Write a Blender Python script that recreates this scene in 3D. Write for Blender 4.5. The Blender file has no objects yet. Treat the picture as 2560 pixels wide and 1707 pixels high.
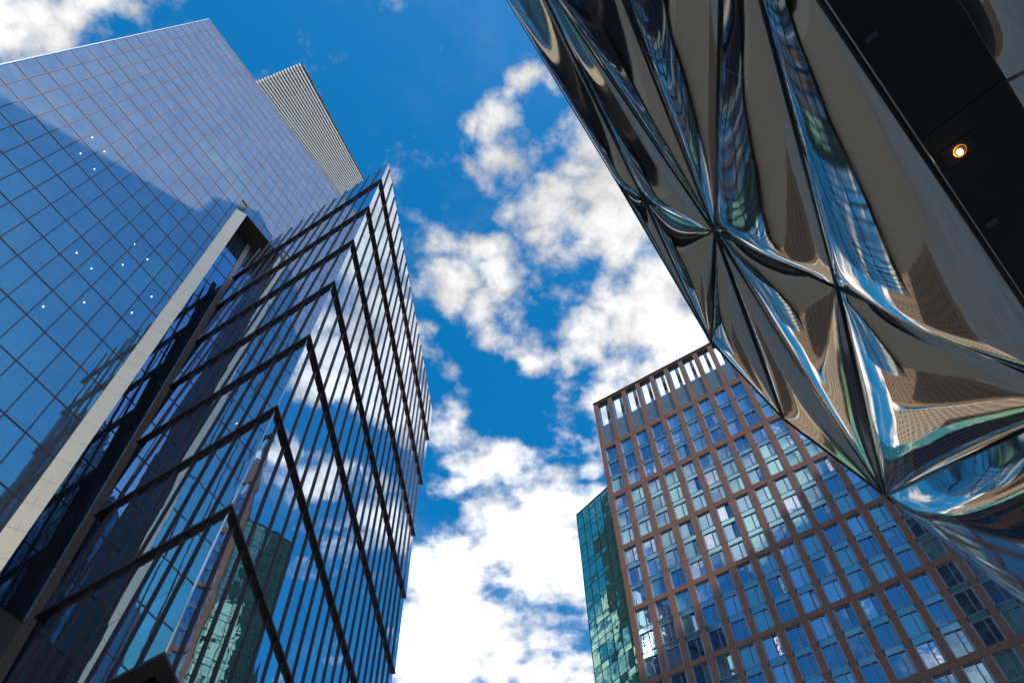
import bpy, math, random
from mathutils import Vector, Matrix, noise
random.seed(7)
sc = bpy.context.scene
col = sc.collection
R = math.radians

# ------------------------------------------------------------------ camera
cam_d = bpy.data.cameras.new('camera')
cam = bpy.data.objects.new('camera', cam_d)
col.objects.link(cam)
cam_d.sensor_width = 36.0
cam_d.lens = 28.0
cam_d.clip_start = 0.05
cam_d.clip_end = 9000
cam.matrix_world = (Matrix.Translation((0, 0, 1.6))
                    @ Matrix.Rotation(R(90 + 61.244), 4, 'X')
                    @ Matrix.Rotation(R(-0.63), 4, 'Z'))
sc.camera = cam

# ------------------------------------------------------------------ sun and sky
SUN_AZ, SUN_EL = 138.75, 41.6
SUN = Vector((math.sin(R(SUN_AZ)) * math.cos(R(SUN_EL)),
              math.cos(R(SUN_AZ)) * math.cos(R(SUN_EL)), math.sin(R(SUN_EL))))
sd = bpy.data.lights.new('sun', 'SUN')
sd.energy = 3.6
sd.angle = R(0.53)
sd.color = (1.0, 0.93, 0.82)
so = bpy.data.objects.new('sun', sd)
col.objects.link(so)
so.rotation_euler = (-SUN).to_track_quat('-Z', 'Y').to_euler()

vs = sc.view_settings
vs.view_transform = 'Standard'
vs.look = 'None'
vs.gamma = 1.0
vs.exposure = 0.6
vs.use_curve_mapping = False
sc.cycles.max_bounces = 8
sc.cycles.glossy_bounces = 5
sc.cycles.diffuse_bounces = 3
sc.cycles.sample_clamp_indirect = 12.0
sc.cycles.blur_glossy = 0.3
sc.cycles.caustics_reflective = True
sc.cycles.use_denoising = True

world = bpy.data.worlds.new('World')
sc.world = world
world.use_nodes = True
wt = world.node_tree
wt.nodes.clear()


class NT:
    """small helper to write node graphs"""
    def __init__(s, tree): s.t = tree
    def n(s, kind, **kw):
        nd = s.t.nodes.new(kind)
        for k, v in kw.items(): setattr(nd, k, v)
        return nd
    def put(s, sock, v):
        if isinstance(v, bpy.types.NodeSocket): s.t.links.new(v, sock)
        elif v is not None: sock.default_value = v
    def m(s, op, a, b=None, c=None, clamp=False):
        nd = s.n('ShaderNodeMath', operation=op, use_clamp=clamp)
        for i, v in enumerate((a, b, c)):
            if v is not None: s.put(nd.inputs[i], v)
        return nd.outputs[0]
    def vm(s, op, a, b=None):
        nd = s.n('ShaderNodeVectorMath', operation=op)
        s.put(nd.inputs[0], a)
        if b is not None: s.put(nd.inputs[1], b)
        return nd.outputs['Value'] if op in ('DISTANCE', 'LENGTH', 'DOT_PRODUCT') else nd.outputs[0]
    def noise(s, vec, scale, detail=6, rough=0.55, dist=0.0, lac=2.0):
        nd = s.n('ShaderNodeTexNoise')
        s.put(nd.inputs['Vector'], vec)
        for k, v in (('Scale', scale), ('Detail', detail), ('Roughness', rough), ('Distortion', dist), ('Lacunarity', lac)):
            s.put(nd.inputs[k], v)
        return nd.outputs['Fac']
    def rng(s, v, a, b, c=0.0, d=1.0, smooth=True):
        nd = s.n('ShaderNodeMapRange', interpolation_type='SMOOTHSTEP' if smooth else 'LINEAR')
        for i, x in enumerate((v, a, b, c, d)): s.put(nd.inputs[i], x)
        return nd.outputs[0]
    def mix(s, f, a, b, kind='RGBA', blend='MIX'):
        nd = s.n('ShaderNodeMix', data_type=kind, blend_type=blend)
        ins = [i for i in nd.inputs if i.enabled]
        s.put(ins[0], f); s.put(ins[1], a); s.put(ins[2], b)
        return [o for o in nd.outputs if o.enabled][0]


w = NT(wt)
geo = w.n('ShaderNodeTexCoord').outputs['Generated']
sep = w.n('ShaderNodeSeparateXYZ'); w.put(sep.inputs[0], geo)
zc = w.m('MAXIMUM', sep.outputs[2], 0.06)
cu, cv = w.m('DIVIDE', sep.outputs[0], zc), w.m('DIVIDE', sep.outputs[1], zc)
comb = w.n('ShaderNodeCombineXYZ'); w.put(comb.inputs[0], cu); w.put(comb.inputs[1], cv)
cp = comb.outputs[0]                                # position on a flat cloud deck
sky = w.n('ShaderNodeTexSky', sky_type='NISHITA')
sky.sun_disc = False
sky.sun_elevation = R(SUN_EL)
sky.sun_rotation = R(SUN_AZ)
sky.altitude = 0
sky.air_density = 1.15
sky.dust_density = 1.15
sky.ozone_density = 3.0
hs = w.n('ShaderNodeHueSaturation')
w.put(hs.inputs['Color'], sky.outputs[0])
hs.inputs['Saturation'].default_value = 1.45
hs.inputs['Hue'].default_value = 0.493
# cloud banks on the deck: u, v, radius, weight
BANKS = [
    (-0.540, 0.120, 0.061, 0.85), (-0.495, 0.102, 0.045, 0.80), (-0.573, 0.144, 0.036, 0.80), (-0.439, 0.102, 0.030, 0.40),
    (0.035, 0.190, 0.029, 0.70), (-0.011, 0.259, 0.041, 0.70), (0.008, 0.216, 0.019, 0.50), (-0.055, 0.258, 0.030, 0.45),
    (0.088, 0.299, 0.054, 0.80), (0.058, 0.351, 0.053, 0.75), (0.113, 0.364, 0.072, 1.00), (0.045, 0.400, 0.037, 0.70),
    (0.134, 0.426, 0.056, 0.75), (0.081, 0.432, 0.037, 0.60), (0.160, 0.376, 0.048, 0.95), (-0.004, 0.333, 0.032, 0.50),
    (-0.050, 0.430, 0.053, 0.80), (-0.027, 0.477, 0.045, 0.75), (-0.097, 0.489, 0.039, 0.70), (-0.120, 0.566, 0.031, 0.60),
    (-0.085, 0.424, 0.025, 0.50), (0.027, 0.553, 0.037, 0.80), (0.096, 0.540, 0.054, 0.90), (0.163, 0.520, 0.053, 0.95),
    (0.225, 0.521, 0.060, 1.00), (0.262, 0.521, 0.053, 1.00), (0.137, 0.485, 0.032, 0.60), (-0.094, 0.676, 0.040, 0.60),
    (0.073, 0.643, 0.028, 0.35), (-0.047, 0.762, 0.050, 0.75), (-0.111, 0.813, 0.027, 0.45), (0.007, 0.832, 0.048, 0.70),
    (0.056, 0.851, 0.069, 1.00), (0.105, 0.825, 0.064, 1.00), (0.154, 0.843, 0.064, 1.00), (0.028, 0.944, 0.103, 1.10),
    (-0.060, 0.982, 0.087, 1.00), (-0.129, 1.032, 0.099, 1.10), (0.094, 0.964, 0.086, 1.00), (-0.176, 1.171, 0.116, 1.10),
    (-0.081, 1.150, 0.095, 0.95), (-0.117, 1.254, 0.090, 0.80), (0.053, 1.233, 0.079, 0.90), (0.126, 1.258, 0.070, 0.80),
    (-0.019, 1.220, 0.059, 0.70), (0.113, 1.099, 0.046, 0.45), (0.013, 1.086, 0.027, 0.30), (0.166, 0.683, 0.044, 0.90),
    (0.210, 0.652, 0.043, 0.90), (0.258, 0.615, 0.042, 0.90), (0.301, 0.593, 0.035, 0.90), (0.279, 0.460, 0.058, 0.90),
    (0.249, 0.402, 0.055, 0.90), (0.170, 0.330, 0.100, 0.85), (0.220, 0.560, 0.090, 0.9), (0.400, 0.720, 0.050, 0.60),
    (0.330, 0.850, 0.060, 0.60), (0.460, 0.660, 0.050, 0.55),
]
warp = w.n('ShaderNodeTexNoise'); w.put(warp.inputs['Vector'], cp)
warp.inputs['Scale'].default_value = 7.0; warp.inputs['Detail'].default_value = 4
wv = w.vm('MULTIPLY', w.vm('SUBTRACT', warp.outputs['Color'], (0.5, 0.5, 0.5)), (0.26, 0.26, 0.0))
cpw = w.vm('ADD', cp, wv)
bank = None
for (u_, v_, r_, k_) in BANKS:
    d = w.vm('DISTANCE', cpw, (u_, v_, 0))
    b = w.rng(d, 0.0, r_ * 1.7, k_, 0.0, smooth=False)
    bank = b if bank is None else w.m('MAXIMUM', bank, b)
wide = w.rng(w.noise(w.vm('ADD', cp, (3.7, 1.9, 0.0)), 1.35, 3, 0.5), 0.47, 0.66, 0.0, 0.9)
# the cloud banks we know about lie ahead; everywhere else the deck goes on at random
near = w.rng(w.vm('DISTANCE', cp, (0.05, 0.45, 0)), 0.95, 1.35, 1.0, 0.0)
cov = w.mix(near, wide, bank, 'FLOAT')
f1 = w.noise(cp, 8.5, 10, 0.62, 0.12)
f2 = w.noise(w.vm('ADD', cp, (9.1, 4.2, 0.0)), 24.0, 6, 0.6, 0.0)
tex = w.m('ADD', w.m('MULTIPLY', w.m('SUBTRACT', f1, 0.5), 1.9), w.m('MULTIPLY', w.m('SUBTRACT', f2, 0.5), 0.55))
dens = w.m('ADD', cov, tex)
alpha = w.rng(dens, 0.10, 0.68)
thin = w.m('MULTIPLY', w.rng(w.noise(w.vm('ADD', cp, (2.0, 7.0, 0.0)), 3.2, 7, 0.6, 0.25), 0.50, 0.85), 0.30)
alpha = w.m('MAXIMUM', alpha, thin)
core = w.rng(dens, 0.45, 1.05)
lump = w.rng(w.noise(w.vm('ADD', cp, (5.0, 2.0, 0.0)), 11.0, 7, 0.6, 0.3), 0.38, 0.62)
shade = w.m('MULTIPLY_ADD', core, 0.6, w.m('MULTIPLY', lump, 0.4))
low = w.rng(sep.outputs[2], 0.97, 0.72)            # lower clouds read brighter through more haze
bright = w.m('MULTIPLY', w.m('MULTIPLY_ADD', shade, 0.44, 0.52), w.m('MULTIPLY_ADD', low, 0.50, 0.75))
ccol = w.n('ShaderNodeCombineColor')
w.put(ccol.inputs[0], w.m('MULTIPLY', bright, 0.985)); w.put(ccol.inputs[1], w.m('MULTIPLY', bright, 0.99)); w.put(ccol.inputs[2], bright)
skyc = w.vm('MULTIPLY', hs.outputs[0], (0.145, 0.145, 0.145))
final = w.mix(alpha, skyc, ccol.outputs[0])
bg = w.n('ShaderNodeBackground'); w.put(bg.inputs[0], final); bg.inputs[1].default_value = 1.0
out = w.n('ShaderNodeOutputWorld'); w.put(out.inputs[0], bg.outputs[0])


# ------------------------------------------------------------------ helpers
WM = {}


def place(o, M, parent):
    WM[o.name] = M
    if parent is not None:
        o.parent = parent
        o.matrix_parent_inverse = Matrix.Identity(4)
        o.matrix_basis = WM[parent.name].inverted() @ M
    else:
        o.matrix_basis = M
    return o


def thing(name, loc, label, cat, group=None):
    o = bpy.data.objects.new(name, None)
    o.empty_display_size = 0.5
    col.objects.link(o)
    o['label'] = label; o['category'] = cat
    if group: o['group'] = group
    return place(o, Matrix.Translation(loc), None)


def mesh(name, V, F, mat=None, smooth=False):
    me = bpy.data.meshes.new(name)
    me.from_pydata([tuple(v) for v in V], [], F)
    if mat: me.materials.append(mat)
    if smooth: me.polygons.foreach_set('use_smooth', [True] * len(F))
    me.update()
    return me


def obj(name, me, parent=None, M=None, kind=None):
    o = bpy.data.objects.new(name, me)
    col.objects.link(o)
    if kind: o['kind'] = kind
    return place(o, M or Matrix.Identity(4), parent)


BF = [(0, 3, 2, 1), (4, 5, 6, 7), (0, 1, 5, 4), (1, 2, 6, 5), (2, 3, 7, 6), (3, 0, 4, 7)]


def boxv(x0, x1, y0, y1, z0, z1):
    return [(x0, y0, z0), (x1, y0, z0), (x1, y1, z0), (x0, y1, z0), (x0, y0, z1), (x1, y0, z1), (x1, y1, z1), (x0, y1, z1)]


class MB:
    def __init__(s): s.V = []; s.F = []
    def add(s, V, F):
        k = len(s.V); s.V += [Vector(v) for v in V]; s.F += [tuple(i + k for i in f) for f in F]; return s
    def box(s, *a, M=None):
        V = boxv(*a)
        if M: V = [M @ Vector(v) for v in V]
        return s.add(V, BF)
    def hexa(s, V): return s.add(V, BF)
    def tube(s, pts, r, n=8):
        pts = [Vector(p) for p in pts]; k = len(s.V)
        for i, p in enumerate(pts):
            t = (pts[min(i + 1, len(pts) - 1)] - pts[max(i - 1, 0)]).normalized()
            a = t.cross(Vector((0, 0, 1)))
            if a.length < 1e-4: a = Vector((1, 0, 0))
            a.normalize(); b = t.cross(a)
            for j in range(n):
                q = 2 * math.pi * j / n
                s.V.append(p + (a * math.cos(q) + b * math.sin(q)) * r)
        for i in range(len(pts) - 1):
            for j in range(n):
                s.F.append((k + i * n + j, k + i * n + (j + 1) % n, k + (i + 1) * n + (j + 1) % n, k + (i + 1) * n + j))
        s.F.append(tuple(k + j for j in range(n))[::-1]); s.F.append(tuple(k + (len(pts) - 1) * n + j for j in range(n)))
        return s
    def mesh(s, name, mat, smooth=False): return mesh(name, s.V, s.F, mat, smooth)
    def obj(s, name, mat, parent=None, kind=None, smooth=False, M=None):
        return obj(name, s.mesh(name, mat, smooth), parent, M, kind)


def frame_matrix(o, x, y, z):
    M = Matrix.Identity(4)
    for i, v in enumerate((x, y, z, o)):
        for j in range(3): M[j][i] = v[j]
    return M


# ------------------------------------------------------------------ materials
def base_mat(name):
    m = bpy.data.materials.new(name); m.use_nodes = True
    m.node_tree.nodes.clear()
    t = NT(m.node_tree)
    o = t.n('ShaderNodeOutputMaterial')
    return m, t, o


def principled(name, colr, rough=0.5, metal=0.0, var=0.0, scale=3.0, bump=0.0, ior=1.5, bscale=60.0, rvar=0.0):
    m, t, o = base_mat(name)
    p = t.n('ShaderNodeBsdfPrincipled')
    p.inputs['Roughness'].default_value = rough
    p.inputs['Metallic'].default_value = metal
    p.inputs['IOR'].default_value = ior
    pos = t.n('ShaderNodeNewGeometry').outputs['Position']
    if var:
        nz = t.noise(pos, scale, 6, 0.6)
        oi = t.n('ShaderNodeObjectInfo').outputs['Random']
        f = t.m('ADD', t.m('MULTIPLY', nz, 0.6), t.m('MULTIPLY', oi, 0.4))
        lo = tuple(c * (1 - var) for c in colr) + (1,); hi = tuple(min(1, c * (1 + var)) for c in colr) + (1,)
        t.put(p.inputs['Base Color'], t.mix(f, lo, hi))
    else:
        p.inputs['Base Color'].default_value = (*colr, 1)
    if rvar:
        t.put(p.inputs['Roughness'], t.rng(t.noise(pos, scale * 2, 5, 0.6), 0.3, 0.7, max(0.0, rough - rvar), rough + rvar))
    if bump:
        b = t.n('ShaderNodeBump'); b.inputs['Strength'].default_value = bump; b.inputs['Distance'].default_value = 0.02
        t.put(b.inputs['Height'], t.noise(pos, bscale, 4, 0.6)); t.put(p.inputs['Normal'], b.outputs[0])
    t.put(o.inputs[0], p.outputs[0])
    return m


def coated_glass(name, tint, body, refl0, refl1, wave=0.0, wscale=0.6, dust=0.0, rough=0.012, var=0.25):
    """coated curtain-wall glass: a tinted mirror over a dark body, with a film of dust"""
    m, t, o = base_mat(name)
    pos = t.n('ShaderNodeNewGeometry').outputs['Position']
    oi = t.n('ShaderNodeObjectInfo').outputs['Random']
    g = t.n('ShaderNodeBsdfGlossy'); g.inputs['Roughness'].default_value = rough
    g.inputs['Color'].default_value = (*tint, 1)
    df = t.n('ShaderNodeBsdfDiffuse')
    k = t.m('MULTIPLY_ADD', oi, 2 * var, 1 - var)
    t.put(df.inputs['Color'], t.vm('MULTIPLY', (*body,), t.n_comb(k) if False else t.vm('SCALE', (1, 1, 1), None)) if False else (*body, 1))
    lw = t.n('ShaderNodeLayerWeight'); lw.inputs['Blend'].default_value = 0.5
    f = t.rng(lw.outputs['Facing'], 0.05, 0.95, refl0, refl1, smooth=False)
    f = t.m('MULTIPLY', f, t.m('MULTIPLY_ADD', oi, var * 0.35, 1 - var * 0.35))
    if wave:
        b = t.n('ShaderNodeBump'); b.inputs['Strength'].default_value = 1.0; b.inputs['Distance'].default_value = wave
        t.put(b.inputs['Height'], t.noise(pos, wscale, 2, 0.5)); t.put(g.inputs['Normal'], b.outputs[0])
    ms = t.n('ShaderNodeMixShader')
    t.put(ms.inputs[0], f); t.put(ms.inputs[1], df.outputs[0]); t.put(ms.inputs[2], g.outputs[0])
    res = ms.outputs[0]
    if dust:
        d2 = t.n('ShaderNodeBsdfDiffuse')
        nz = t.rng(t.noise(pos, 0.35, 6, 0.65, 0.6), 0.3, 0.75, 0.82, 1.15)
        d2.inputs['Color'].default_value = (0.60, 0.66, 0.67, 1)
        ms2 = t.n('ShaderNodeMixShader')
        t.put(ms2.inputs[0], t.m('MULTIPLY', nz, dust)); t.put(ms2.inputs[1], res); t.put(ms2.inputs[2], d2.outputs[0])
        res = ms2.outputs[0]
    t.put(o.inputs[0], res)
    return m


def emission(name, colr, s):
    m, t, o = base_mat(name)
    e = t.n('ShaderNodeEmission'); e.inputs[0].default_value = (*colr, 1); e.inputs[1].default_value = s
    t.put(o.inputs[0], e.outputs[0]); return m


M_TGLASS = coated_glass('tower_glass', (0.05, 0.41, 0.61), (0.003, 0.02, 0.06), 0.50, 0.92, wave=0.004, wscale=0.5, dust=0.135)
M_RGLASS = coated_glass('recess_glass', (0.25, 0.50, 0.80), (0.004, 0.015, 0.04), 0.35, 0.9, wave=0.004, wscale=0.6, dust=0.03)
M_CGLASS = coated_glass('podium_glass', (0.80, 0.90, 1.0), (0.006, 0.016, 0.04), 0.42, 0.98, wave=0.006, wscale=0.35, dust=0.012)
M_WNAVY = coated_glass('window_glass_dark', (0.45, 0.72, 0.95), (0.006, 0.02, 0.05), 0.24, 0.95, wave=0.004, wscale=0.9, dust=0.02)
M_WTEAL = coated_glass('window_glass_curtained', (0.50, 0.85, 0.92), (0.06, 0.17, 0.19), 0.30, 0.9, wave=0.004, wscale=0.9, dust=0.05)
M_WPALE = coated_glass('window_glass_bright', (0.75, 0.85, 1.0), (0.10, 0.13, 0.22), 0.45, 0.95, wave=0.012, wscale=0.8, dust=0.03)
M_SPAN = coated_glass('spandrel_glass', (0.45, 0.85, 0.92), (0.035, 0.13, 0.16), 0.25, 0.85, dust=0.05, rough=0.06)
M_GREEN = coated_glass('green_glass', (0.55, 0.95, 0.70), (0.05, 0.20, 0.155), 0.40, 0.95, wave=0.03, wscale=0.45, dust=0.03)
M_BPANEL = principled('blue_grey_panel', (0.10, 0.15, 0.21), 0.35, var=0.12, scale=0.6)
M_MULL = principled('bronze_mullion', (0.10, 0.042, 0.022), 0.45, metal=0.2)
M_DARK = principled('dark_core', (0.010, 0.012, 0.016), 0.7)
M_CORE = principled('tower_core', (0.02, 0.03, 0.05), 0.6)
M_FIN = principled('fin_metal', (0.045, 0.026, 0.028), 0.38, metal=0.3)
M_LEDGE = principled('ledge_metal', (0.035, 0.020, 0.018), 0.5, metal=0.2, var=0.2, scale=1.5)
M_EDGE = principled('pale_edge_metal', (0.55, 0.58, 0.6), 0.3, metal=0.7)
M_BEIGE = principled('beige_metal', (0.90, 0.70, 0.45), 0.26, metal=0.4, var=0.05, scale=0.15)
M_COLM = principled('column_metal', (0.30, 0.25, 0.22), 0.4, metal=0.5, var=0.1)
M_SOFF = principled('bronze_soffit', (0.16, 0.12, 0.08), 0.28, metal=0.8)
M_STONE = principled('warm_stone', (0.46, 0.40, 0.34), 0.7, var=0.10, scale=0.8)
M_BLACK = principled('black_soffit', (0.022, 0.021, 0.021), 0.55, var=0.15, scale=2.0)
M_TERRA = principled('terracotta', (0.205, 0.096, 0.062), 0.62, var=0.28, scale=0.9, bump=0.15)
M_JOINT = principled('tile_joint', (0.03, 0.018, 0.014), 0.8)
M_WFRAME = principled('grey_window_frame', (0.27, 0.29, 0.38), 0.4, metal=0.3)
M_CASE = principled('casement_frame', (0.10, 0.10, 0.13), 0.4, metal=0.3)
M_LOUV = principled('louver_metal', (0.88, 0.86, 0.83), 0.5, metal=0.1, var=0.08, scale=0.5)
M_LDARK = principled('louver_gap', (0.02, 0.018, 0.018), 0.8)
M_GASK = principled('black_gasket', (0.004, 0.004, 0.005), 0.45)
M_MESH = principled('grey_louver_mesh', (0.09, 0.08, 0.085), 0.6)
M_LAMP = emission('lamp_glow', (1.0, 0.50, 0.12), 30.0)
M_DOT = emission('office_downlight', (1.0, 0.86, 0.66), 3.0)
M_SHAFT = coated_glass('shaft_glass', (0.5, 0.6, 0.7), (0.02, 0.025, 0.03), 0.3, 0.9, dust=0.05)
M_SHAFTB = principled('shaft_band', (0.16, 0.15, 0.14), 0.6, var=0.1)


def steel():
    m, t, o = base_mat('polished_steel')
    p = t.n('ShaderNodeBsdfPrincipled')
    p.inputs['Metallic'].default_value = 1.0
    p.inputs['Base Color'].default_value = (0.70, 0.62, 0.53, 1)
    pos = t.n('ShaderNodeNewGeometry').outputs['Position']
    t.put(p.inputs['Roughness'], t.rng(t.noise(pos, 1.5, 5, 0.6), 0.3, 0.75, 0.03, 0.075))
    b = t.n('ShaderNodeBump'); b.inputs['Strength'].default_value = 1.0; b.inputs['Distance'].default_value = 0.0018
    t.put(b.inputs['Height'], t.noise(pos, 1.6, 2, 0.45, 0.4)); t.put(p.inputs['Normal'], b.outputs[0])
    t.put(o.inputs[0], p.outputs[0]); return m


M_STEEL = steel()


def paving():
    m, t, o = base_mat('paving')
    p = t.n('ShaderNodeBsdfPrincipled'); p.inputs['Roughness'].default_value = 0.75
    pos = t.n('ShaderNodeNewGeometry').outputs['Position']
    br = t.n('ShaderNodeTexBrick'); t.put(br.inputs['Vector'], pos)
    br.inputs['Scale'].default_value = 1.0; br.inputs['Mortar Size'].default_value = 0.012
    br.inputs['Brick Width'].default_value = 1.2; br.inputs['Row Height'].default_value = 0.6
    br.inputs['Color1'].default_value = (0.50, 0.45, 0.40, 1); br.inputs['Color2'].default_value = (0.44, 0.40, 0.355, 1)
    br.inputs['Mortar'].default_value = (0.05, 0.05, 0.05, 1)
    nz = t.rng(t.noise(pos, 0.4, 6, 0.6), 0.3, 0.7, 0.8, 1.15)
    t.put(p.inputs['Base Color'], t.mix(1.0, br.outputs[0], t.mix(nz, (0, 0, 0, 1), (1, 1, 1, 1)), blend='MULTIPLY'))
    t.put(o.inputs[0], p.outputs[0]); return m


# ------------------------------------------------------------------ ground
S = 3000
obj('ground', mesh('ground', [(-S, -S, 0), (S, -S, 0), (S, S, 0), (-S, S, 0)], [(0, 1, 2, 3)], paving()), kind='structure')

# ------------------------------------------------------------------ blue glass tower (leaning curtain wall)
H_ = Vector((0.5189, 0.8548, 0.0)).normalized()
U_ = Vector((-0.115, 0.0715, 0.991)); U_ = (U_ - H_ * H_.dot(U_)).normalized()
N_ = H_.cross(U_).normalized()
Q_ = Vector((-28.98, 33.74, 77.75))
TM = frame_matrix(Q_, H_, U_, N_)            # local (h, u, n)
HL, HR, UT = -25.83, 12.38, 67.5
UB = -(Q_.z) / U_.z + 0.4
PW, PH = 1.528, 4.19
SL = -3.83                                    # left edge of the beige fin
RU = 15.12                                    # top of the recess
tower = thing('glass_tower', (Q_ + H_ * (-12) + U_ * (UB - 0.3)).to_tuple()[:2] + (0,),
              'tall leaning blue glass office tower with a beige metal fin running up its face', 'tower')
# core: main slab behind the panes, cut round the recess
cb = MB()
cb.box(HL + 0.05, SL, UB, UT - 0.15, -30, -0.12, M=TM)
cb.box(SL, HR, RU + 0.25, UT - 0.15, -30, -0.12, M=TM)
cb.box(SL, HR, UB, RU + 0.25, -30, -1.95, M=TM)
cb.obj('core', M_CORE, tower)
MB().box(HL - 0.06, HL + 0.05, UB, UT, -30, 0.10, M=TM).obj('corner_trim', M_EDGE, tower)
MB().box(HL - 0.06, HR, UT - 0.15, UT + 0.05, -30, 0.08, M=TM).obj('parapet_cap', M_COLM, tower)
pane_me = mesh('pane', boxv(-PW / 2 + .03, PW / 2 - .03, -PH / 2 + .035, PH / 2 - .035, -0.04, 0.0), BF, M_TGLASS)
cells = []
k0 = int(round((HL + 5.96) / PW))
u0 = -5.9
for k in range(k0, 12):
    ha, hb = -5.96 + PW * k, -5.96 + PW * (k + 1)
    for j in range(-20, 18):
        ua, ub = u0 + PH * j, u0 + PH * (j + 1)
        if ub < UB or ua > UT - 0.5: continue
        ub2 = min(ub, UT - 0.17)
        if ha >= SL - 0.3 and ub2 <= RU + 0.6: continue
        ua2 = max(ua, UB)
        hb2 = hb
        if ha < SL < hb and ua2 < RU: hb2 = SL
        if ha >= SL - 0.3 and ua2 < RU: ua2 = RU + 0.25
        cells.append((ha, hb2, ua2, ub2))
# the panes that show largest are the low ones; the far upper ones are joined
cells.sort(key=lambda c: (0 if c[1] < SL + 2 else 12) + abs(c[2] + 15) * 1.0 if c[2] > -56 else 999)
rest = MB()
for i, (ha, hb, ua, ub) in enumerate(cells):
    rx, ry = random.gauss(0, 0.0016), random.gauss(0, 0.0016)
    Ml = Matrix.Translation(((ha + hb) / 2, (ua + ub) / 2, random.uniform(-.004, .004))) @ Matrix.Rotation(rx, 4, 'X') @ Matrix.Rotation(ry, 4, 'Y') \
        @ Matrix.Diagonal(((hb - ha - .06) / (PW - .06), (ub - ua - .07) / (PH - .07), 1, 1))
    if i < 300: obj('pane', pane_me, tower, TM @ Ml)
    else: rest.add([TM @ Ml @ v.co for v in pane_me.vertices], BF)
rest.obj('upper_panes', M_TGLASS, tower, kind='stuff')
for k in range(k0 + 1, 12):
    hx = -5.96 + PW * k
    lo = UB if hx < SL - 0.05 else RU + 0.3
    MB().box(hx - .035, hx + .035, lo, UT - 0.16, -0.1, 0.05, M=TM).obj('mullion', M_MULL, tower)
for j in range(-20, 18):
    uy = u0 + PH * j
    if uy < UB + 1 or uy > UT - 0.6: continue
    MB().box(HL + 0.06, SL - 0.01 if uy < RU + .3 else HR, uy - .05, uy + .05, -0.1, 0.032, M=TM).obj('transom', M_MULL, tower)
# office downlights glowing at the heads of a few panes
dot_me = None
V = []; F = []
mb = MB()
for i in range(5):
    pass


def ico(r, seg=10, rings=6):
    V = [(0, 0, r)]
    for i in range(1, rings):
        a = math.pi * i / rings
        for j in range(seg):
            b = 2 * math.pi * j / seg
            V.append((r * math.sin(a) * math.cos(b), r * math.sin(a) * math.sin(b), r * math.cos(a)))
    V.append((0, 0, -r)); F = []
    for j in range(seg): F.append((0, 1 + j, 1 + (j + 1) % seg))
    for i in range(rings - 2):
        for j in range(seg):
            a, b = 1 + i * seg + j, 1 + i * seg + (j + 1) % seg
            F.append((a, a + seg, b + seg, b))
    L = len(V) - 1
    for j in range(seg): F.append((L, 1 + (rings - 2) * seg + (j + 1) % seg, 1 + (rings - 2) * seg + j))
    return V, F


dot_me = mesh('downlight', *ico(0.05), M_DOT, True)
DOTS = [(-17.9, -3.9), (-16.4, -3.9), (-17.2, -8.2), (-15.6, -8.2), (-20.4, -20.9), (-14.5, -33.4), (-11.4, -20.8), (-9.9, -20.8), (-8.5, -16.6), (-9.0, -12.4),
        (-7.4, -12.5), (-13.3, -37.5), (-11.8, -37.5), (-10.2, -29.1), (-8.6, -25.0), (-5.6, -21.0), (-5.2, -16.7)]
for (a, b) in DOTS:
    obj('downlight', dot_me, tower, TM @ Matrix.Translation((a, b, 0.03)))
# beige splayed fin, one metal panel every half floor
HO = lambda u: -2.55 - 0.37 * (RU - u) / 63.7
uu = RU
while uu > UB + 0.5:
    ul = max(uu - PH / 2, UB)
    a, b = uu - 0.012, ul + 0.012
    Vp = [(SL, b, -0.05), (HO(b), b, 0.45), (HO(b), b, 0.5), (SL, b, 0.02), (SL, a, -0.05), (HO(a), a, 0.45), (HO(a), a, 0.5), (SL, a, 0.02)]
    MB().hexa([TM @ Vector(v) for v in Vp]).obj('fin_panel', M_BEIGE, tower)
    uu = ul
Vb = [(SL + .01, UB, -1.9), (HO(UB) - .02, UB, -1.9), (HO(UB) - .02, UB, 0.44), (SL + .01, UB, -0.06),
      (SL + .01, RU - .01, -1.9), (HO(RU) - .02, RU - .01, -1.9), (HO(RU) - .02, RU - .01, 0.44), (SL + .01, RU - .01, -0.06)]
MB().hexa([TM @ Vector(v) for v in Vb]).obj('fin_return', M_COLM, tower)
MB().box(HO(RU), 6.5, RU, RU + 0.22, -1.94, 0.5, M=TM).obj('recess_soffit', M_SOFF, tower)
# recess wall
for (a, b) in ((-2.9, -1.33), (-1.33, 0.30)):
    for j in range(-22, 4):
        ua, ub = -43.55 + 4.19 * (j + 11), -43.55 + 4.19 * (j + 12)
        ub = min(ub, RU - .02)
        if ub - ua < .3 or ua < UB: continue
        if ub < -47.0: MB().box(a, b, ua, ub, -1.92, -1.84, M=TM).obj('vent_panel', M_MESH, tower)
        else:
            g = MB().box(a + .02, b - .02, ua + .03, ub - .03, -1.86, -1.82, M=TM)
            g.obj('recess_pane', M_RGLASS, tower)
for j in range(-20, 4):
    ua = -43.55 + 4.19 * (j + 11)
    if UB < ua < RU - .3: MB().box(-2.9, 0.25, ua - .035, ua + .035, -1.94, -1.78, M=TM).obj('recess_transom', M_LEDGE, tower)
MB().box(-1.36, -1.30, UB, RU - .03, -1.94, -1.79, M=TM).obj('recess_mullion', M_LEDGE, tower)
uu = RU - 0.02
while uu > UB + 0.5:
    ul = max(uu - 4.19, UB)
    MB().box(0.26, 0.82, ul + .012, uu - .012, -1.9, -1.70, M=TM).obj('column_panel', M_COLM, tower)
    uu = ul

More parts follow.
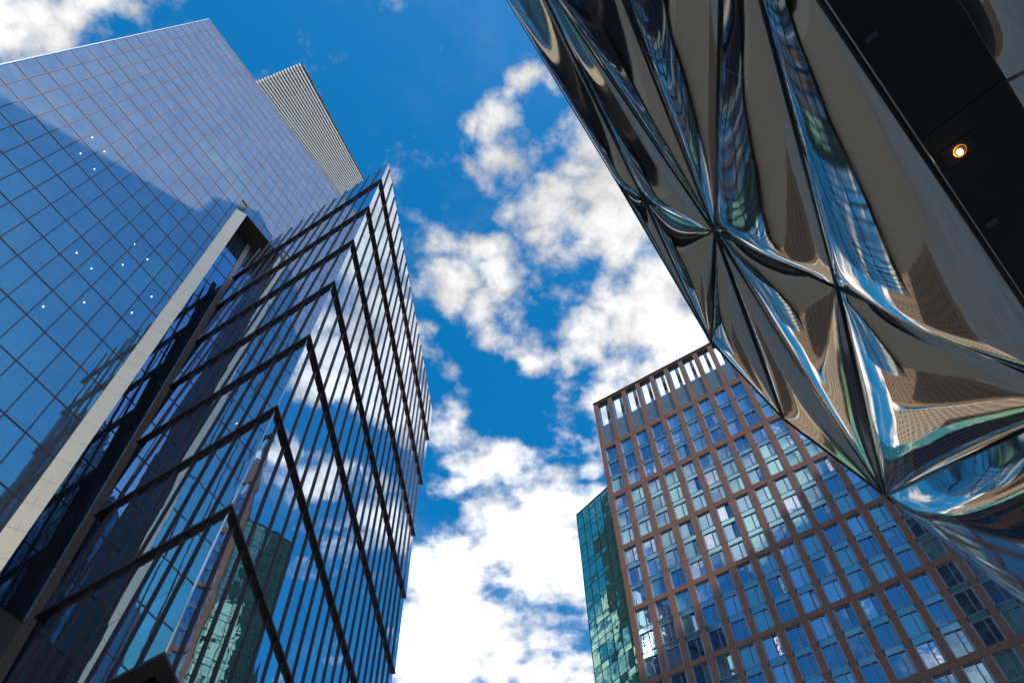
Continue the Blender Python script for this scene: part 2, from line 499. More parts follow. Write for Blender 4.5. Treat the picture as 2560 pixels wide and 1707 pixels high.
# ------------------------------------------------------------------ louvered crown standing behind the tower
D_ = Vector((-0.0753, 0.4809, 0.8735)).normalized()
E_ = Vector((8.82, -3.20, 0.0)).normalized()
LN = -E_.cross(D_).normalized()               # the screen overhangs: we look at its underside
P0 = Vector((-67.27, 40.34, 219.94))
crown = thing('louvered_tower', (-80, 130, 0), 'striped grey tower crown with sloping louver boards rising behind the blue glass tower', 'tower')
LM = frame_matrix(P0, E_, D_, LN)
NB = 16
W = 13.61
sp = W / NB
L1_ = 170.0
for i in range(-1, NB):
    x = i * sp
    MB().box(x + .04, x + sp * .54, 0.4 * random.random(), L1_, 0.10, 0.45, M=LM).obj('louver_board', M_LOUV, crown)
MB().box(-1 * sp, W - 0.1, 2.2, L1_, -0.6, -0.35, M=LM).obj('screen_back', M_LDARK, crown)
for j in range(0, 10):
    a_, b_ = j * 16.2 + 2.0, j * 16.2 + 18.1
    Vp = [(W - .1, a_, -.3), (W + .02, a_, -.3), (W + .42, b_, -.3), (W - .1, b_, -.3), (W - .1, a_, .2), (W + .02, a_, .2), (W + .42, b_, .2), (W - .1, b_, .2)]
    MB().hexa([LM @ Vector(v) for v in Vp]).obj('edge_plate', M_LEDGE, crown)
MB().box(-92, -66, 130, 152, 0, 340).obj('shaft', M_LDARK, crown)

# ------------------------------------------------------------------ shingled glass podium block with the sharp corner
C0 = Vector((-12.64, 23.48)); r2 = Vector((0.0898, 0.996)).normalized(); l2 = Vector((-0.846, 0.533)).normalized()
m2 = Vector((r2.y, -r2.x)); n2 = Vector((l2.y * -1, l2.x))
if n2.y > 0: n2 = -n2
ZB, SH, NS, ZT = 21.37, 8.053, 8, 84.14
INS = 0.17


def corner(wi):
    a1, a2, b1 = m2.x, m2.y, C0.dot(m2) - wi
    c1, c2, d1 = n2.x, n2.y, C0.dot(n2) - wi
    det = a1 * c2 - a2 * c1
    return Vector(((b1 * c2 - a2 * d1) / det, (a1 * d1 - b1 * c1) / det))


def fpt(side, s, wi, z):
    c = C0 - (m2 if side == 'r' else n2) * wi
    p = c + (r2 if side == 'r' else l2) * s
    return Vector((p.x, p.y, z))


def left_len(z):            # where the left face runs into the leaning tower
    p0 = Vector((C0.x, C0.y, z)); d = Vector((l2.x, l2.y, 0))
    return (Q_ - p0).dot(N_) / d.dot(N_) - 0.02


podium = thing('glass_podium_block', (-20, 40, 0), 'sharp-cornered glass block with dark fins and overlapping shingled storeys', 'building')
RL = 31.4
fin_r = [1.0 + 1.52 * i for i in range(20)]
fin_l = [1.35 + 1.52 * i for i in range(14)]
np_r = np_l = 0
restp = MB(); restf = MB()
count_p = count_f = 0
order = list(range(NS))
for k in order:
    z0 = ZB + SH * k
    z1 = z0 + SH if k < NS - 1 else ZT
    hgt = z1 - z0
    for side in 'rl':
        zmid = (z0 + z1) / 2
        L = RL if side == 'r' else left_len(z0) 
        st = [s for s in (fin_r if side == 'r' else fin_l) if s < L - 0.3]
        # inset corner distance along the face
        ci = corner(INS); cs = (ci - (C0 - (m2 if side == 'r' else n2) * INS)).dot(r2 if side == 'r' else l2)
        edges = [0.0] + st + [L]
        nv = (m2 if side == 'r' else n2); nv3 = Vector((nv.x, nv.y, 0))
        for q in range(len(edges) - 1):
            sa, sb = edges[q], edges[q + 1]
            splits = [0.0, 0.485, 1.0] if hgt > 6 else [0.0, 1.0]
            jit = [random.gauss(0, 0.004) for _ in range(4)]
            for e in range(len(splits) - 1):
                t0, t1 = splits[e], splits[e + 1]
                g = 0.012
                def P(s_, t_, first):
                    wi = INS * t_
                    s2 = s_ + (cs * t_ if first else 0.0)
                    return fpt(side, s2, wi, z0 + 0.10 + (hgt - 0.10) * t_)
                tt0, tt1 = t0 + (g / hgt if e else 0), t1 - (g / hgt if e == 0 else 0)
                sa_, sb_ = sa + (0.015 if q else 0.0), sb - 0.015
                f4 = [P(sa_, tt0, q == 0), P(sb_, tt0, False), P(sb_, tt1, False), P(sa_, tt1, q == 0)]
                f4 = [v + nv3 * (jit[i]) for i, v in enumerate(f4)]
                bk = [v - nv3 * 0.05 for v in f4]
                vv = bk + f4
                if count_p < 300 and not (side == 'r' and q > 17): 
                    MB().hexa(vv).obj('pane', M_CGLASS, podium); count_p += 1
                else: restp.hexa(vv)
        # backing wall just behind the glass
        bv = [fpt(side, 0.3 + cs, 0.12 + 0, z0 + .1), fpt(side, L, 0.12, z0 + .1), fpt(side, L, 0.6, z0 + .1), fpt(side, 1.2 + cs, 0.6, z0 + .1),
              fpt(side, 0.3 + cs, INS + .12, z1), fpt(side, L, INS + .12, z1), fpt(side, L, INS + .6, z1), fpt(side, 1.2 + cs, INS + .6, z1)]
        MB().hexa(bv).obj('wall_backing', M_DARK, podium)
        # ledge: fascia and soffit of the overlapping storey
        c_in = corner(INS + 0.45)
        cin = (c_in - (C0 - nv * (INS + 0.45))).dot(r2 if side == 'r' else l2)
        cout = (corner(-0.05) - (C0 + nv * 0.05)).dot(r2 if side == 'r' else l2)
        Le = L if side == 'r' else left_len(z0) + 0.15
        lv = [fpt(side, cout, -0.05, z0 - 0.08), fpt(side, Le, -0.05, z0 - 0.08), fpt(side, Le, INS + .45, z0 - 0.08), fpt(side, cin, INS + .45, z0 - 0.08),
              fpt(side, cout, -0.05, z0 + 0.06), fpt(side, Le, -0.05, z0 + 0.06), fpt(side, Le, INS + .45, z0 + 0.06), fpt(side, cin, INS + .45, z0 + 0.06)]
        MB().hexa(lv).obj('ledge', M_LEDGE, podium)
        # fins
        for s in st:
            zt = z1 - 0.09 if k < NS - 1 else z1 + 0.06
            d0, fw = 0.10, 0.042
            wt_ = INS * (zt - z0) / hgt
            fv = [fpt(side, s - fw, 0.03, z0 + .09), fpt(side, s + fw, 0.03, z0 + .09), fpt(side, s + fw, -d0, z0 - .02), fpt(side, s - fw, -d0, z0 - .02),
                  fpt(side, s - fw, wt_ + .03, zt), fpt(side, s + fw, wt_ + .03, zt), fpt(side, s + fw, wt_ - d0, zt), fpt(side, s - fw, wt_ - d0, zt)]
            if count_f < 300: MB().hexa(fv).obj('fin', M_FIN, podium); count_f += 1
            else: restf.hexa(fv)
    # corner bead
    a, b = corner(0.0), corner(INS)
    MB().tube([Vector((a.x, a.y, z0 + .1)), Vector((b.x, b.y, z1))], 0.022, 6).obj('corner_bead', M_EDGE, podium)
if restp.V: restp.obj('far_panes', M_CGLASS, podium, kind='stuff')
if restf.V: restf.obj('far_fins', M_FIN, podium, kind='stuff')
# body, underside and stem
ci = corner(1.0)
pr = fpt('r', RL - .3, 1.0, 0); pl0 = fpt('l', left_len(ZB) - .2, 1.0, 0)
pl1 = fpt('l', left_len(ZT) - .2, 1.0, 0)
bk = Vector((-30, 60, 0))
body = [Vector((p.x, p.y, ZB + .3)) for p in (Vector((ci.x, ci.y, 0)), pr, bk, pl0)] + [Vector((p.x, p.y, ZT - .4)) for p in (Vector((ci.x, ci.y, 0)), pr, bk, pl1)]
MB().hexa(body).obj('body', M_DARK, podium)
MB().hexa([Vector((p[0], p[1], ZB - .20)) for p in ((ci.x, ci.y), pr, bk, pl0)] + [Vector((p[0], p[1], ZB + .28)) for p in ((ci.x, ci.y), pr, bk, pl0)]).obj('underside', M_BLACK, podium)
base_c = corner(2.2); b_r = fpt('r', RL - 1.0, 2.2, 0); b_l = fpt('l', 6.5, 2.2, 0)
MB().hexa([Vector((p[0], p[1], z_)) for z_ in (0.0, ZB - .2) for p in ((base_c.x, base_c.y), b_r, (-27, 52), b_l)]).obj('stone_base', M_STONE, podium)

# ------------------------------------------------------------------ brown terracotta apartment block
QB = Vector((10.72, 58.56, 0)); HB = Vector((0.848, -0.53, 0)).normalized(); NB_ = Vector((-0.53, -0.848, 0)).normalized()
BMx = frame_matrix(QB, HB, Vector((0, 0, 1)), NB_)          # local (h, z, n)
if HB.cross(Vector((0, 0, 1))).dot(NB_) < 0: pass
K = 1.14
zz = lambda z: 1.6 + K * (z - 1.6)
BAY, PIL = 2.075, 0.56
NBAY = 17
ZR = zz(79.75)
brown = thing('terracotta_apartment_block', (22, 58, 0), 'brown terracotta apartment block with a grid of blue windows and open slots at its crown', 'building')
GT = [70.65, 62.7, 55.5, 48.4, 41.3, 34.15]
GB = [63.4, 56.1, 48.9, 41.8, 34.7, 27.55]
tile_cnt = 0
tile_rest = MB()


def tile(x0, x1, z0, z1, n0=-0.3, n1=0.0):
    global tile_cnt
    n1 = n1 + random.uniform(-.006, .006)
    bx = boxv(x0 + .008, x1 - .008, z0 + .008, z1 - .008, n0, n1)
    if tile_cnt < 300 and z0 > zz(33): MB().add([BMx @ Vector(v) for v in bx], BF).obj('cladding_tile', M_TERRA, brown); tile_cnt += 1
    else: tile_rest.add([BMx @ Vector(v) for v in bx], BF)


def wx(i): return i * BAY + PIL, (i + 1) * BAY      # window opening of bay i
# crown pilasters, spandrels, roof cap
ztc, zbc, zpr = zz(79.3), zz(74.85), zz(71.35)
MB().box(-0.02, NBAY * BAY, ZR - 0.18, ZR, -1.0, 0.10, M=BMx).obj('roof_cap', M_JOINT, brown)
MB().box(0.0, NBAY * BAY, ztc, ZR - 0.19, -0.5, 0.0, M=BMx).obj('crown_beam', M_TERRA, brown)
rows = [ztc] + [zbc, zpr]
pil_levels = [(ztc, (ztc + zbc) / 2), ((ztc + zbc) / 2, zbc), (zbc, zpr)]
for a, b in zip(GT, GB):
    a_, b_ = zz(a), zz(b)
    for q in range(6): pil_levels.append((a_ - (a_ - b_) * q / 6, a_ - (a_ - b_) * (q + 1) / 6))
gaps = [(zpr, zz(GT[0]))] + [(zz(GB[i]), zz(GT[i + 1])) for i in range(5)] + [(zz(GB[5]), zz(GB[5]) - 0.8)]
for (za, zb) in pil_levels:
    for i in range(NBAY): tile(i * BAY, i * BAY + PIL, zb, za)
for (za, zb) in gaps:
    for i in range(NBAY):
        tile(i * BAY, i * BAY + PIL, zb, za); tile(i * BAY + PIL, (i + 1) * BAY, zb, za)
# masonry behind the tiles (starts under the open crown)
zlow = gaps[-1][1]
MB().box(0.01, NBAY * BAY, 0.0, zbc - .02, -18.0, -0.75, M=BMx).obj('core', M_DARK, brown)
pj = MB()
for i in range(NBAY): pj.box(i * BAY + .02, i * BAY + PIL - .02, zlow, ztc, -0.72, -0.29, M=BMx)
for (za, zb) in gaps: pj.box(0.03, NBAY * BAY - .02, zb + .02, za - .02, -0.7, -0.285, M=BMx)
pj.obj('masonry_backing', M_JOINT, brown)
# lower storeys out of view keep the same rhythm
lw_ = MB(); lg = MB()
for i in range(NBAY):
    lw_.box(i * BAY, i * BAY + PIL, 0.0, zlow - .02, -0.3, 0.0, M=BMx)
    lg.box(i * BAY + PIL, (i + 1) * BAY, 0.0, zlow - .02, -0.3, -0.2, M=BMx)
lw_.obj('lower_pilasters', M_TERRA, brown, kind='stuff'); lg.obj('lower_glazing', M_WNAVY, brown, kind='stuff')
# crown slots: clear glass jamb squares on one side, two blue-grey panels below
for i in range(NBAY):
    a, b = wx(i)
    nsq = 6
    for q in range(nsq):
        z1 = ztc - (ztc - zbc) * q / nsq; z0 = ztc - (ztc - zbc) * (q + 1) / nsq
        MB().box(b - 0.90, b - 0.50, z0 + 2.0, z1 + 1.9, -1.56, -1.50, M=BMx).obj('slot_pane', M_WPALE if random.random() < .6 else M_SPAN, brown)
    MB().box(b - 0.94, b - 0.91, zbc, ztc + 1.9, -1.58, -1.48, M=BMx).obj('guard_post', M_JOINT, brown)
    MB().box(a, a + .05, zbc, ztc, -0.8, -0.02, M=BMx).obj('slot_jamb', M_SPAN, brown)
    MB().box(a + .05, b - .07, ztc - .47, ztc, -0.46, -0.42, M=BMx).obj('slot_head_pane', M_WTEAL, brown)
    zm = (zbc + zpr) / 2
    MB().box(a + .03, b - .03, zm + .02, zbc - .03, -0.3, -0.12, M=BMx).obj('panel', M_BPANEL, brown)
    MB().box(a + .03, b - .03, zpr + .03, zm - .02, -0.3, -0.12, M=BMx).obj('panel', M_BPANEL, brown)
    MB().box(a, b, zpr, zbc, -0.5, -0.25, M=BMx).obj('panel_frame', M_WFRAME, brown)
# windows
WW = BAY - PIL


def win_meshes(hw):
    fr = MB()
    fr.box(0, .10, 0, hw, -.30, -.04).box(WW - .10, WW, 0, hw, -.30, -.04).box(.10, WW - .10, 0, .06, -.30, -.10).box(.10, WW - .10, hw - .06, hw, -.30, -.10)
    fr.box(WW * .60 - .02, WW * .60 + .02, .06, hw - .06, -.28, -.14)
    cs = MB(); x0, x1 = WW * .60 + .025, WW - .105
    cs.box(x0, x0 + .05, .07, hw - .07, -.26, -.11).box(x1 - .05, x1, .07, hw - .07, -.26, -.11).box(x0 + .05, x1 - .05, .07, .12, -.26, -.11).box(x0 + .05, x1 - .05, hw - .12, hw - .07, -.26, -.11)
    big = boxv(.105, WW * .60 - .025, .065, hw - .065, -.23, -.20)
    sml = boxv(x0 + .052, x1 - .052, .122, hw - .122, -.22, -.19)
    return fr.mesh('window', M_WFRAME), cs.mesh('casement_frame', M_CASE), big, sml


HW = None
cache = {}
glass = [M_WNAVY, M_WNAVY, M_WTEAL, M_WPALE]
for gi, (a_, b_) in enumerate(zip(GT, GB)):
    za, zb = zz(a_), zz(b_)
    tot = za - zb
    hsp = 0.54
    hw = (tot - 2 * hsp) / 3
    key = round(hw, 3)
    if key not in cache:
        fm, cm, big, sml = win_meshes(hw)
        cache[key] = (fm, cm, {g: mesh('pane', big, BF, g) for g in set(glass)}, {g: mesh('pane', sml, BF, g) for g in set(glass)},
                      mesh('spandrel', boxv(.05, WW - .05, .02, hsp - .02, -.28, -.13), BF, M_SPAN))
    fm, cm, bigs, smls, spm = cache[key]
    for i in range(NBAY):
        x0, _ = wx(i)
        bias = random.random()
        for fl in range(3):
            zw = za - (hw + hsp) * fl - hw
            Mw = BMx @ Matrix.Translation((x0, zw, 0))
            wo = obj('window', fm, brown, Mw)
            # reflective mix varies by column of flats
            g1 = random.choices([M_WNAVY, M_WTEAL, M_WPALE], [0.52, 0.32, 0.16])[0]
            g2 = g1 if random.random() < .7 else random.choice(glass)
            j1 = Matrix.Translation((WW * .3, hw / 2, 0)) @ Matrix.Rotation(random.gauss(0, .004), 4, 'X') @ Matrix.Rotation(random.gauss(0, .004), 4, 'Y') @ Matrix.Translation((-WW * .3, -hw / 2, 0))
            obj('pane', bigs[g1], wo, Mw @ j1)
            open_ = random.random() < .12
            j2 = Matrix.Translation((WW - .075, 0, -.2)) @ Matrix.Rotation(R(-9) if open_ else random.gauss(0, .003), 4, 'Y') @ Matrix.Translation((-WW + .075, 0, .2))
            obj('casement_frame', cm, wo, Mw @ j2)
            obj('pane', smls[g2], wo, Mw @ j2)
            if fl < 2:
                obj('spandrel_panel', spm, brown, BMx @ Matrix.Translation((x0, zw - hsp, 0)))
if tile_rest.V: tile_rest.obj('cladding_rest', M_TERRA, brown, kind='stuff')

# ------------------------------------------------------------------ green glass wing behind the brown block
az = R(-40)
GH = Vector((math.sin(az), math.cos(az), 0)); GN = Vector((-GH.y, GH.x, 0))
if GN.y > 0: GN = -GN
GP = Vector((10.96, 61.02, 76.2))
GMx = frame_matrix(Vector((GP.x, GP.y, 0)), GH, Vector((0, 0, 1)), GN)
wing = thing('green_glass_building', (12, 69, 0), 'green glass building with rippled reflections standing behind the brown block', 'building')
GWd = 5.24
ncol = 5
MB().box(-4.0, GWd - .04, 0, GP.z - .1, -14, -.12, M=GMx).obj('core', M_DARK, wing)
MB().box(-4.0, GWd, GP.z - .1, GP.z + .06, -14, .05, M=GMx).obj('roof_cap', M_JOINT, wing)
FH = 2.77
cw = GWd / ncol
restg = MB()
for c in range(-2, ncol):
    for f in range(0, 27):
        zt = GP.z - .12 - f * FH
        if zt < FH: continue
        for (p0, p1) in ((0.0, 0.81), (0.81, FH)):
            M = GMx @ Matrix.Translation((c * cw + cw / 2, zt - (p0 + p1) / 2, 0)) @ Matrix.Rotation(random.gauss(0, .008), 4, 'X') @ Matrix.Rotation(random.gauss(0, .008), 4, 'Y')
            bx = boxv(-cw / 2 + .025, cw / 2 - .025, -(p1 - p0) / 2 + .025, (p1 - p0) / 2 - .025, -.05, 0)
            if c >= 0 and f < 14: MB().box(-cw / 2 + .025, cw / 2 - .025, -(p1 - p0) / 2 + .025, (p1 - p0) / 2 - .025, -.05, 0).obj('pane', M_GREEN, wing, M=M)
            else: restg.add([M @ Vector(v) for v in bx], BF)
restg.obj('lower_panes', M_GREEN, wing, kind='stuff')
for c in range(-2, ncol + 1):
    MB().box(c * cw - .03, c * cw + .03, 0, GP.z - .11, -.1, .03, M=GMx).obj('mullion', M_FIN, wing)
for f in range(27):
    for o_ in (0.0, 0.81):
        zt = GP.z - .12 - f * FH - o_
        if zt > 1: MB().box(-4.0, GWd, zt - .03, zt + .03, -.1, .02, M=GMx).obj('transom', M_FIN, wing)

# ------------------------------------------------------------------ polished steel building overhead
V3 = lambda *a: Vector(a)
G = V3(5.52, 4.22, 8.0); P = V3(1.51, 3.40, 12.0)
Ln = V3(1.78, 3.46, 11.73); A = V3(2.55, 3.61, 10.96); B = V3(3.70, 3.85, 9.81)
D = V3(2.96, 5.74, 12.0); En = V3(4.26, 7.15, 12.0); C = V3(6.21, 8.73, 12.0); End = V3(10.4, 12.2, 12.0); G2 = V3(10.6, 7.6, 8.0)
y0 = {'so': V3(2.32, .65, 8.0), 's7': V3(2.03, .69, 8.51), 's1': V3(1.80, .73, 8.90), 's2': V3(1.13, .83, 10.04), 's3': V3(.54, .92, 11.06), 's4': V3(.43, .94, 11.25), 'ri': V3(-.01, 1.01, 12.0)}
fr = {'so': G, 's7': B, 's1': A, 's2': A, 's3': A, 's4': Ln, 'ri': P}
ext = {k: fr[k] + (y0[k] - fr[k]) * 1.24 for k in y0}
back = Vector((-0.62, -0.785, 0)) * 9.0
bck = {k: v + back for k, v in ext.items()}
EYE = V3(0, 0, 1.6)
steelb = thing('polished_steel_building', (9, -2, 0), 'polished steel building with pillowed triangular panels and a black soffit overhanging the street', 'building')


def patch(name, a, b, c, d, amp, nu=36, nv=36, gap=0.018, wob=0.0, pw=0.75, skew=0.0, parent=None):
    """pillowed panel; a-b is one end (across), d-c the other end"""
    parent = parent or steelb
    V = []
    cen = (a + b + c + d) / 4
    nr = ((b - a) + (c - d)).cross((d - a) + (c - b)).normalized()
    if nr.dot(EYE - cen) < 0: nr = -nr
    for j in range(nv + 1):
        t = j / nv
        l, r = a.lerp(d, t), b.lerp(c, t)
        wd = (r - l).length
        el = min(0.3, gap / max(wd, 1e-5))
        for i in range(nu + 1):
            s = i / nu
            s = el + (1 - 2 * el) * s
            p = l.lerp(r, s)
            ss = s + skew * s * (1 - s)
            prof = max(0.0, math.sin(math.pi * ss)) ** pw
            endf = min(1.0, (min(t, 1 - t) / 0.10)) if wd > 0.2 else 1.0
            endf = math.sin(endf * math.pi / 2)
            bul = amp * wd * prof * (0.25 + 0.75 * endf if gap else 1)
            bul *= min(1, min(t, 1 - t) / 0.04) if (a - b).length > 0.15 and (c - d).length > 0.15 else 1
            nz_ = noise.noise(p * 1.1) * wob * prof
            V.append(p + nr * (bul + nz_))
    F = []
    for j in range(nv):
        for i in range(nu):
            q = j * (nu + 1) + i
            F.append((q, q + 1, q + nu + 2, q + nu + 1))
    return obj(name, mesh(name, V, F, M_STEEL, True), parent)


def tri(name, a, b, c, amp, n=44, gap=0.018, pw=0.62, wob=0.0):
    cen = (a + b + c) / 3
    nr = (b - a).cross(c - a); ar = nr.length / 2; nr.normalize()
    if nr.dot(EYE - cen) < 0: nr = -nr
    per = (b - a).length + (c - b).length + (a - c).length
    inr = 2 * ar / per
    k = min(0.25, gap / inr)
    V = []; idx = {}
    ia, ib, ic = [v.lerp(((a * (b - c).length + b * (c - a).length + c * (a - b).length) / per), k) for v in (a, b, c)]
    for i in range(n + 1):
        for j in range(n + 1 - i):
            l1, l2_, l3 = i / n, j / n, (n - i - j) / n
            p = ia * l1 + ib * l2_ + ic * l3
            f = (27 * l1 * l2_ * l3) ** pw
            idx[(i, j)] = len(V)
            V.append(p + nr * (amp * inr * f + noise.noise(p * 1.0) * wob * f))
    F = []
    for i in range(n):
        for j in range(n - i):
            F.append((idx[(i, j)], idx[(i + 1, j)], idx[(i, j + 1)]))
            if j < n - i - 1: F.append((idx[(i + 1, j)], idx[(i + 1, j + 1)], idx[(i, j + 1)]))
    return obj(name, mesh(name, V, F, M_STEEL, True), steelb)


patch('steel_panel', ext['so'], ext['s7'], B, G, 0.105, wob=0.008)
patch('steel_panel', ext['s7'], ext['s1'], A, B, 0.115, wob=0.008)
patch('steel_panel', ext['s1'], ext['s2'], A, A, 0.13, wob=0.008)
patch('steel_panel', ext['s2'], ext['s3'], A, A, 0.13, wob=0.008)
patch('steel_panel', ext['s3'], ext['s4'], Ln, A, 0.14, wob=0.006)
patch('steel_panel', ext['s4'], ext['ri'], P, Ln, 0.14, wob=0.006)
tri('steel_panel', P, Ln, D, 0.22)
tri('steel_panel', Ln, A, D, 0.26, wob=0.008)
tri('steel_panel', A, D, En, 0.26, wob=0.008)
tri('steel_panel', A, En, C, 0.24, wob=0.01)
tri('steel_panel', A, B, C, 0.27, wob=0.012)
tri('steel_panel', B, G, C, 0.26, wob=0.015)
patch('steel_panel', G, C, End, G2, 0.075, wob=0.012)
def weld(a, b, c, d, amp, t):
    nr = ((b - a) + (c - d)).cross((d - a) + (c - b)).normalized()
    if nr.dot(EYE - (a + b + c + d) / 4) < 0: nr = -nr
    l, r = a.lerp(d, t), b.lerp(c, t); wd = (r - l).length
    pts = []
    for i in range(25):
        s = 0.03 + 0.94 * i / 24
        p = l.lerp(r, s)
        pr_ = math.sin(math.pi * s) ** 0.75
        pts.append(p + nr * (amp * wd * pr_ + noise.noise(p * 1.1) * 0.008 * pr_ - 0.0005))
    MB().tube(pts, 0.0013, 5).obj('weld_line', M_COLM, steelb, smooth=True)


for t_ in (0.30, 0.47, 0.64, 0.82): weld(ext['so'], ext['s7'], B, G, 0.105, t_)
for t_ in (0.36, 0.60): weld(ext['s7'], ext['s1'], A, B, 0.115, t_)
for t_ in (0.33, 0.58): weld(ext['s1'], ext['s2'], A, A, 0.13, t_)
ks = ['so', 's7', 's1', 's2', 's3', 's4', 'ri']
for q in range(6):
    patch('steel_panel', bck[ks[q]], bck[ks[q + 1]], ext[ks[q + 1]], ext[ks[q]], 0.15, nu=16, nv=12)
seams = [(ext['s7'], B), (ext['s1'], A), (ext['s2'], A), (ext['s3'], A), (ext['s4'], Ln), (P, Ln), (Ln, A), (A, B), (B, G), (Ln, D), (A, D), (A, En), (A, C), (B, C), (G, C), (G, ext['so'])]
for (a, b) in seams:
    inw = ((a + b) / 2 - EYE).normalized() * 0.012
    MB().tube([a + inw, b + inw], 0.026, 8).obj('seam_gasket', M_GASK, steelb, smooth=True)
for (a, b) in ((ext['ri'], P), (P, D), (D, En), (En, C), (C, End)):
    MB().tube([a, b], 0.016, 8).obj('rim_trim', M_GASK, steelb, smooth=True)
# black soffit strip
sdir = (G - ext['so']).normalized(); snor = Vector((sdir.y, -sdir.x, 0))
if snor.x < 0: snor = -snor
j0 = V3(3.28, 1.74, 8.0)
tj = (j0 - ext['so']).dot(sdir)
Lso = (G - ext['so']).length
SM = frame_matrix(ext['so'], sdir, snor, Vector((0, 0, 1)))
SW = 0.76
for (a, b) in ((-9.0, tj - 2.36), (tj - 2.35, tj - .004), (tj + .004, tj + 2.35), (tj + 2.36, Lso + 6)):
    MB().box(a, b, 0.03, SW, 0.0, 0.05, M=SM).obj('soffit_panel', M_BLACK, steelb)
MB().box(-9.0, Lso + 6, -0.02, SW + .1, 0.06, 0.12, M=SM).obj('soffit_backing', M_GASK, steelb)
# trim bead between steel and soffit
MB().tube([ext['so'] + snor * .028 - Vector((0, 0, .004)), G + snor * .028 - Vector((0, 0, .004))], 0.009, 8).obj('edge_bead', M_EDGE, steelb, smooth=True)
# downlight: cover plate groove, cup, lens
lc = V3(3.655, 1.79, 8.0)
lt, ln_ = (lc - ext['so']).dot(sdir), (lc - ext['so']).dot(snor)
pl = MB()
for (a, b, c_, d_) in ((-.085, .085, -.135, -.131), (-.085, .085, .131, .135), (-.089, -.085, -.131, .131), (.085, .089, -.131, .131)):
    pl.box(lt + a, lt + b, ln_ + c_, ln_ + d_, -0.004, 0.002, M=SM)
plate = pl.obj('downlight_plate', M_GASK, steelb)


def ring(r0, r1, z0, z1, n=28):
    V = []; F = []
    for j in range(n):
        q = 2 * math.pi * j / n
        for (r, z) in ((r0, z0), (r1, z1)): V.append((r * math.cos(q), r * math.sin(q), z))
    for j in range(n):
        k2 = (j + 1) % n
        F.append((2 * j, 2 * k2, 2 * k2 + 1, 2 * j + 1))
    return V, F


LMx = SM @ Matrix.Translation((lt, ln_, 0))
V, F = ring(0.055, 0.047, -0.010, -0.004)
obj('downlight_rim', mesh('downlight_rim', V, F, principled('lamp_rim', (.12, .07, .03), .35, metal=.8), True), steelb, LMx)
V, F = ico(0.024)
obj('downlight_lens', mesh('downlight_lens', V, F, M_LAMP, True), steelb, LMx @ Matrix.Translation((0.01, -0.006, -0.006)))
pt = bpy.data.lights.new('downlight_bulb', 'SPOT'); pt.energy = 12; pt.color = (1, .62, .28); pt.spot_size = R(110); pt.shadow_soft_size = .03
po = bpy.data.objects.new('downlight_bulb', pt); col.objects.link(po)
place(po, LMx @ Matrix.Translation((0, 0, -0.05)), steelb)
# two small sensors hanging from the soffit
for c_ in (V3(2.75, .91, 8), V3(4.08, 2.41, 8)):
    t_, n_ = (c_ - ext['so']).dot(sdir), (c_ - ext['so']).dot(snor)
    s_ = MB()
    s_.box(t_ - .018, t_ + .018, n_ - .045, n_ + .045, -0.03, 0.0, M=SM).box(t_ - .028, t_ + .008, n_ - .038, n_ + .038, -0.05, -0.03, M=SM)
    s_.obj('soffit_sensor', M_CASE, steelb)
# inner steel wall beyond the soffit
w0 = ext['so'] + sdir * (-9) + snor * (SW + .01); w1 = ext['so'] + sdir * (Lso + 6) + snor * (SW + .01)
nseg = 9
for i in range(nseg):
    a, b = w0.lerp(w1, i / nseg), w0.lerp(w1, (i + 1) / nseg)
    a2, b2 = a + snor * 2.2 - Vector((0, 0, 0.9)), b + snor * 2.2 - Vector((0, 0, 0.9))
    a3, b3 = a2 + snor * 0.4, b2 + snor * 0.4
    a3.z = b3.z = 0.0
    patch('wall_panel', a, b, b2, a2, 0.10, nu=18, nv=18, wob=0.02)
    patch('wall_panel', a2, b2, b3, a3, 0.08, nu=14, nv=14, wob=0.02)
# roof deck behind the rim, and unseen shafts added to shade the glass facades
rim = [bck['ri'], ext['ri'], P, D, En, C, End, V3(30, 14, 12), V3(40, -30, 12), V3(0, -30, 12)]
k_ = len(rim)
V = [v + Vector((0, 0, .03)) for v in rim] + [v + Vector((0, 0, .25)) for v in rim]
F = [tuple(range(k_))[::-1], tuple(range(k_, 2 * k_))] + [(i, (i + 1) % k_, k_ + (i + 1) % k_, k_ + i) for i in range(k_)]
obj('roof_deck', mesh('roof_deck', V, F, M_SHAFTB), steelb)


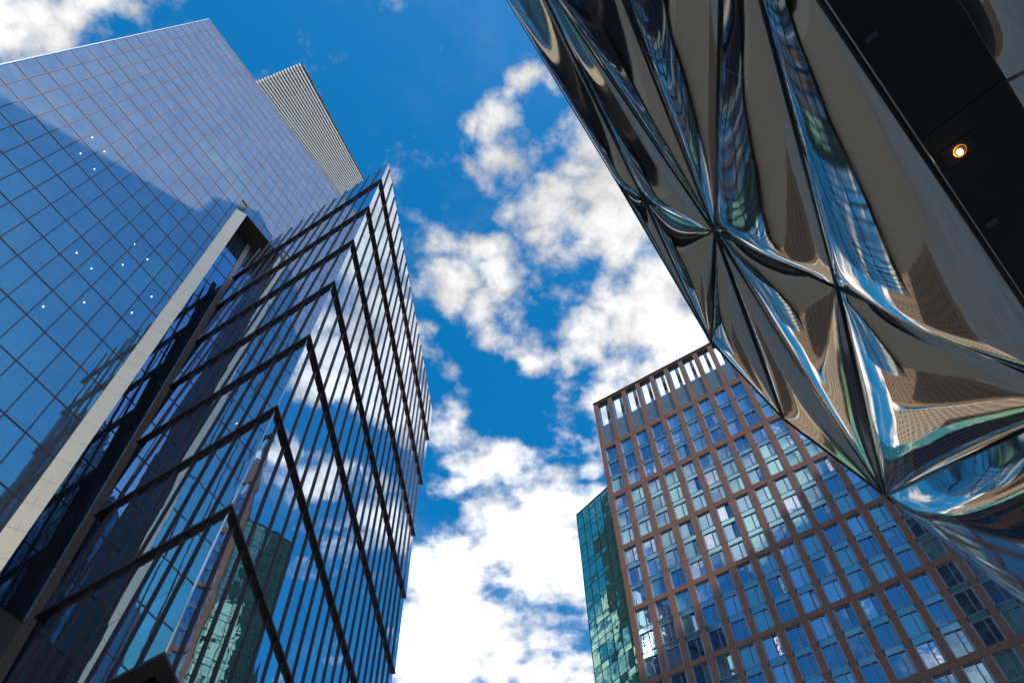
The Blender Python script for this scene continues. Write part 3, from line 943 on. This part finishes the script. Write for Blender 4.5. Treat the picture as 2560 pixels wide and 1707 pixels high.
def shaft(pts, z0, z1):  # out-of-view block added for its cast shadow and its reflection
    k_ = len(pts)
    V = [(x, y, z0) for x, y in pts] + [(x, y, z1) for x, y in pts]
    F = [tuple(range(k_))[::-1], tuple(range(k_, 2 * k_))] + [(i, (i + 1) % k_, k_ + (i + 1) % k_, k_ + i) for i in range(k_)]
    obj('shadow_shaft', mesh('shadow_shaft', V, F, M_SHAFT), steelb)
    cx, cy = sum(p[0] for p in pts) / k_, sum(p[1] for p in pts) / k_
    bands = MB(); z = z0 + 3.6
    while z < z1:
        q = []
        for (x, y) in pts:
            dv = Vector((x - cx, y - cy)); dv = dv * (1 + 0.12 / dv.length); q.append((cx + dv.x, cy + dv.y))
        V = [(x, y, z) for x, y in q] + [(x, y, z + .9) for x, y in q]
        bands.add(V, F); z += 3.6
    bands.obj('floor_bands', M_SHAFTB, steelb, kind='stuff')


shaft([(7.9, -41.5), (2.3, -12.0), (8.8, -12.0), (14.0, -41.5)], 12.3, 130)
shaft([(8.9, -19.6), (3.4, -6.3), (27, -6.3), (27, -19.6)], 12.3, 147)
shaft([(27.1, -19.6), (27.1, -6.3), (90, -6.3), (90, -19.6)], 12.3, 124)

# ------------------------------------------------------------------ unseen buildings added down the street for the steel to mirror
def street_block(x0, x1, y0, y1, h, wall, label, name, nx, ny):
    o = thing(name, ((x0 + x1) / 2, y0, 0), label, 'building')
    MB().box(x0, x1, y0, y1, 0, h).obj('wall', wall, o)
    MB().box(x0 - .4, x1 + .4, y0 - .4, y1 + .4, h, h + .9).obj('cornice', M_SHAFTB, o)
    dx, dz = (x1 - x0) / nx, (h - 5) / ny
    wm = mesh('window', boxv(-dx * .3, dx * .3, -.06, .04, -dz * .32, dz * .32), BF, M_SWIN)
    for i in range(nx):
        for j in range(ny):
            obj('window', wm, o, Matrix.Translation((x0 + dx * (i + .5), y0, 4 + dz * (j + .5))))


M_SWIN = principled('street_window', (0.12, 0.11, 0.105), 0.3, var=0.3)
M_BRICK = principled('tan_brick', (0.26, 0.19, 0.14), 0.8, var=0.15, scale=0.7)
M_LIME = principled('limestone', (0.42, 0.37, 0.31), 0.75, var=0.1, scale=0.5)
M_GREYW = principled('grey_render', (0.24, 0.235, 0.23), 0.75, var=0.1, scale=0.5)
street_block(-38, -10, 112, 140, 56, M_BRICK, 'unseen tan brick building added far down the street for the steel panels to mirror', 'unseen_brick_building', 12, 14)
street_block(-8, 12, 128, 150, 66, M_LIME, 'unseen pale limestone building added across the street end for the steel panels to mirror', 'unseen_limestone_building', 9, 17)
street_block(14, 44, 118, 150, 44, M_GREYW, 'unseen low grey building added behind the brown block for the steel panels to mirror', 'unseen_grey_building', 13, 11)
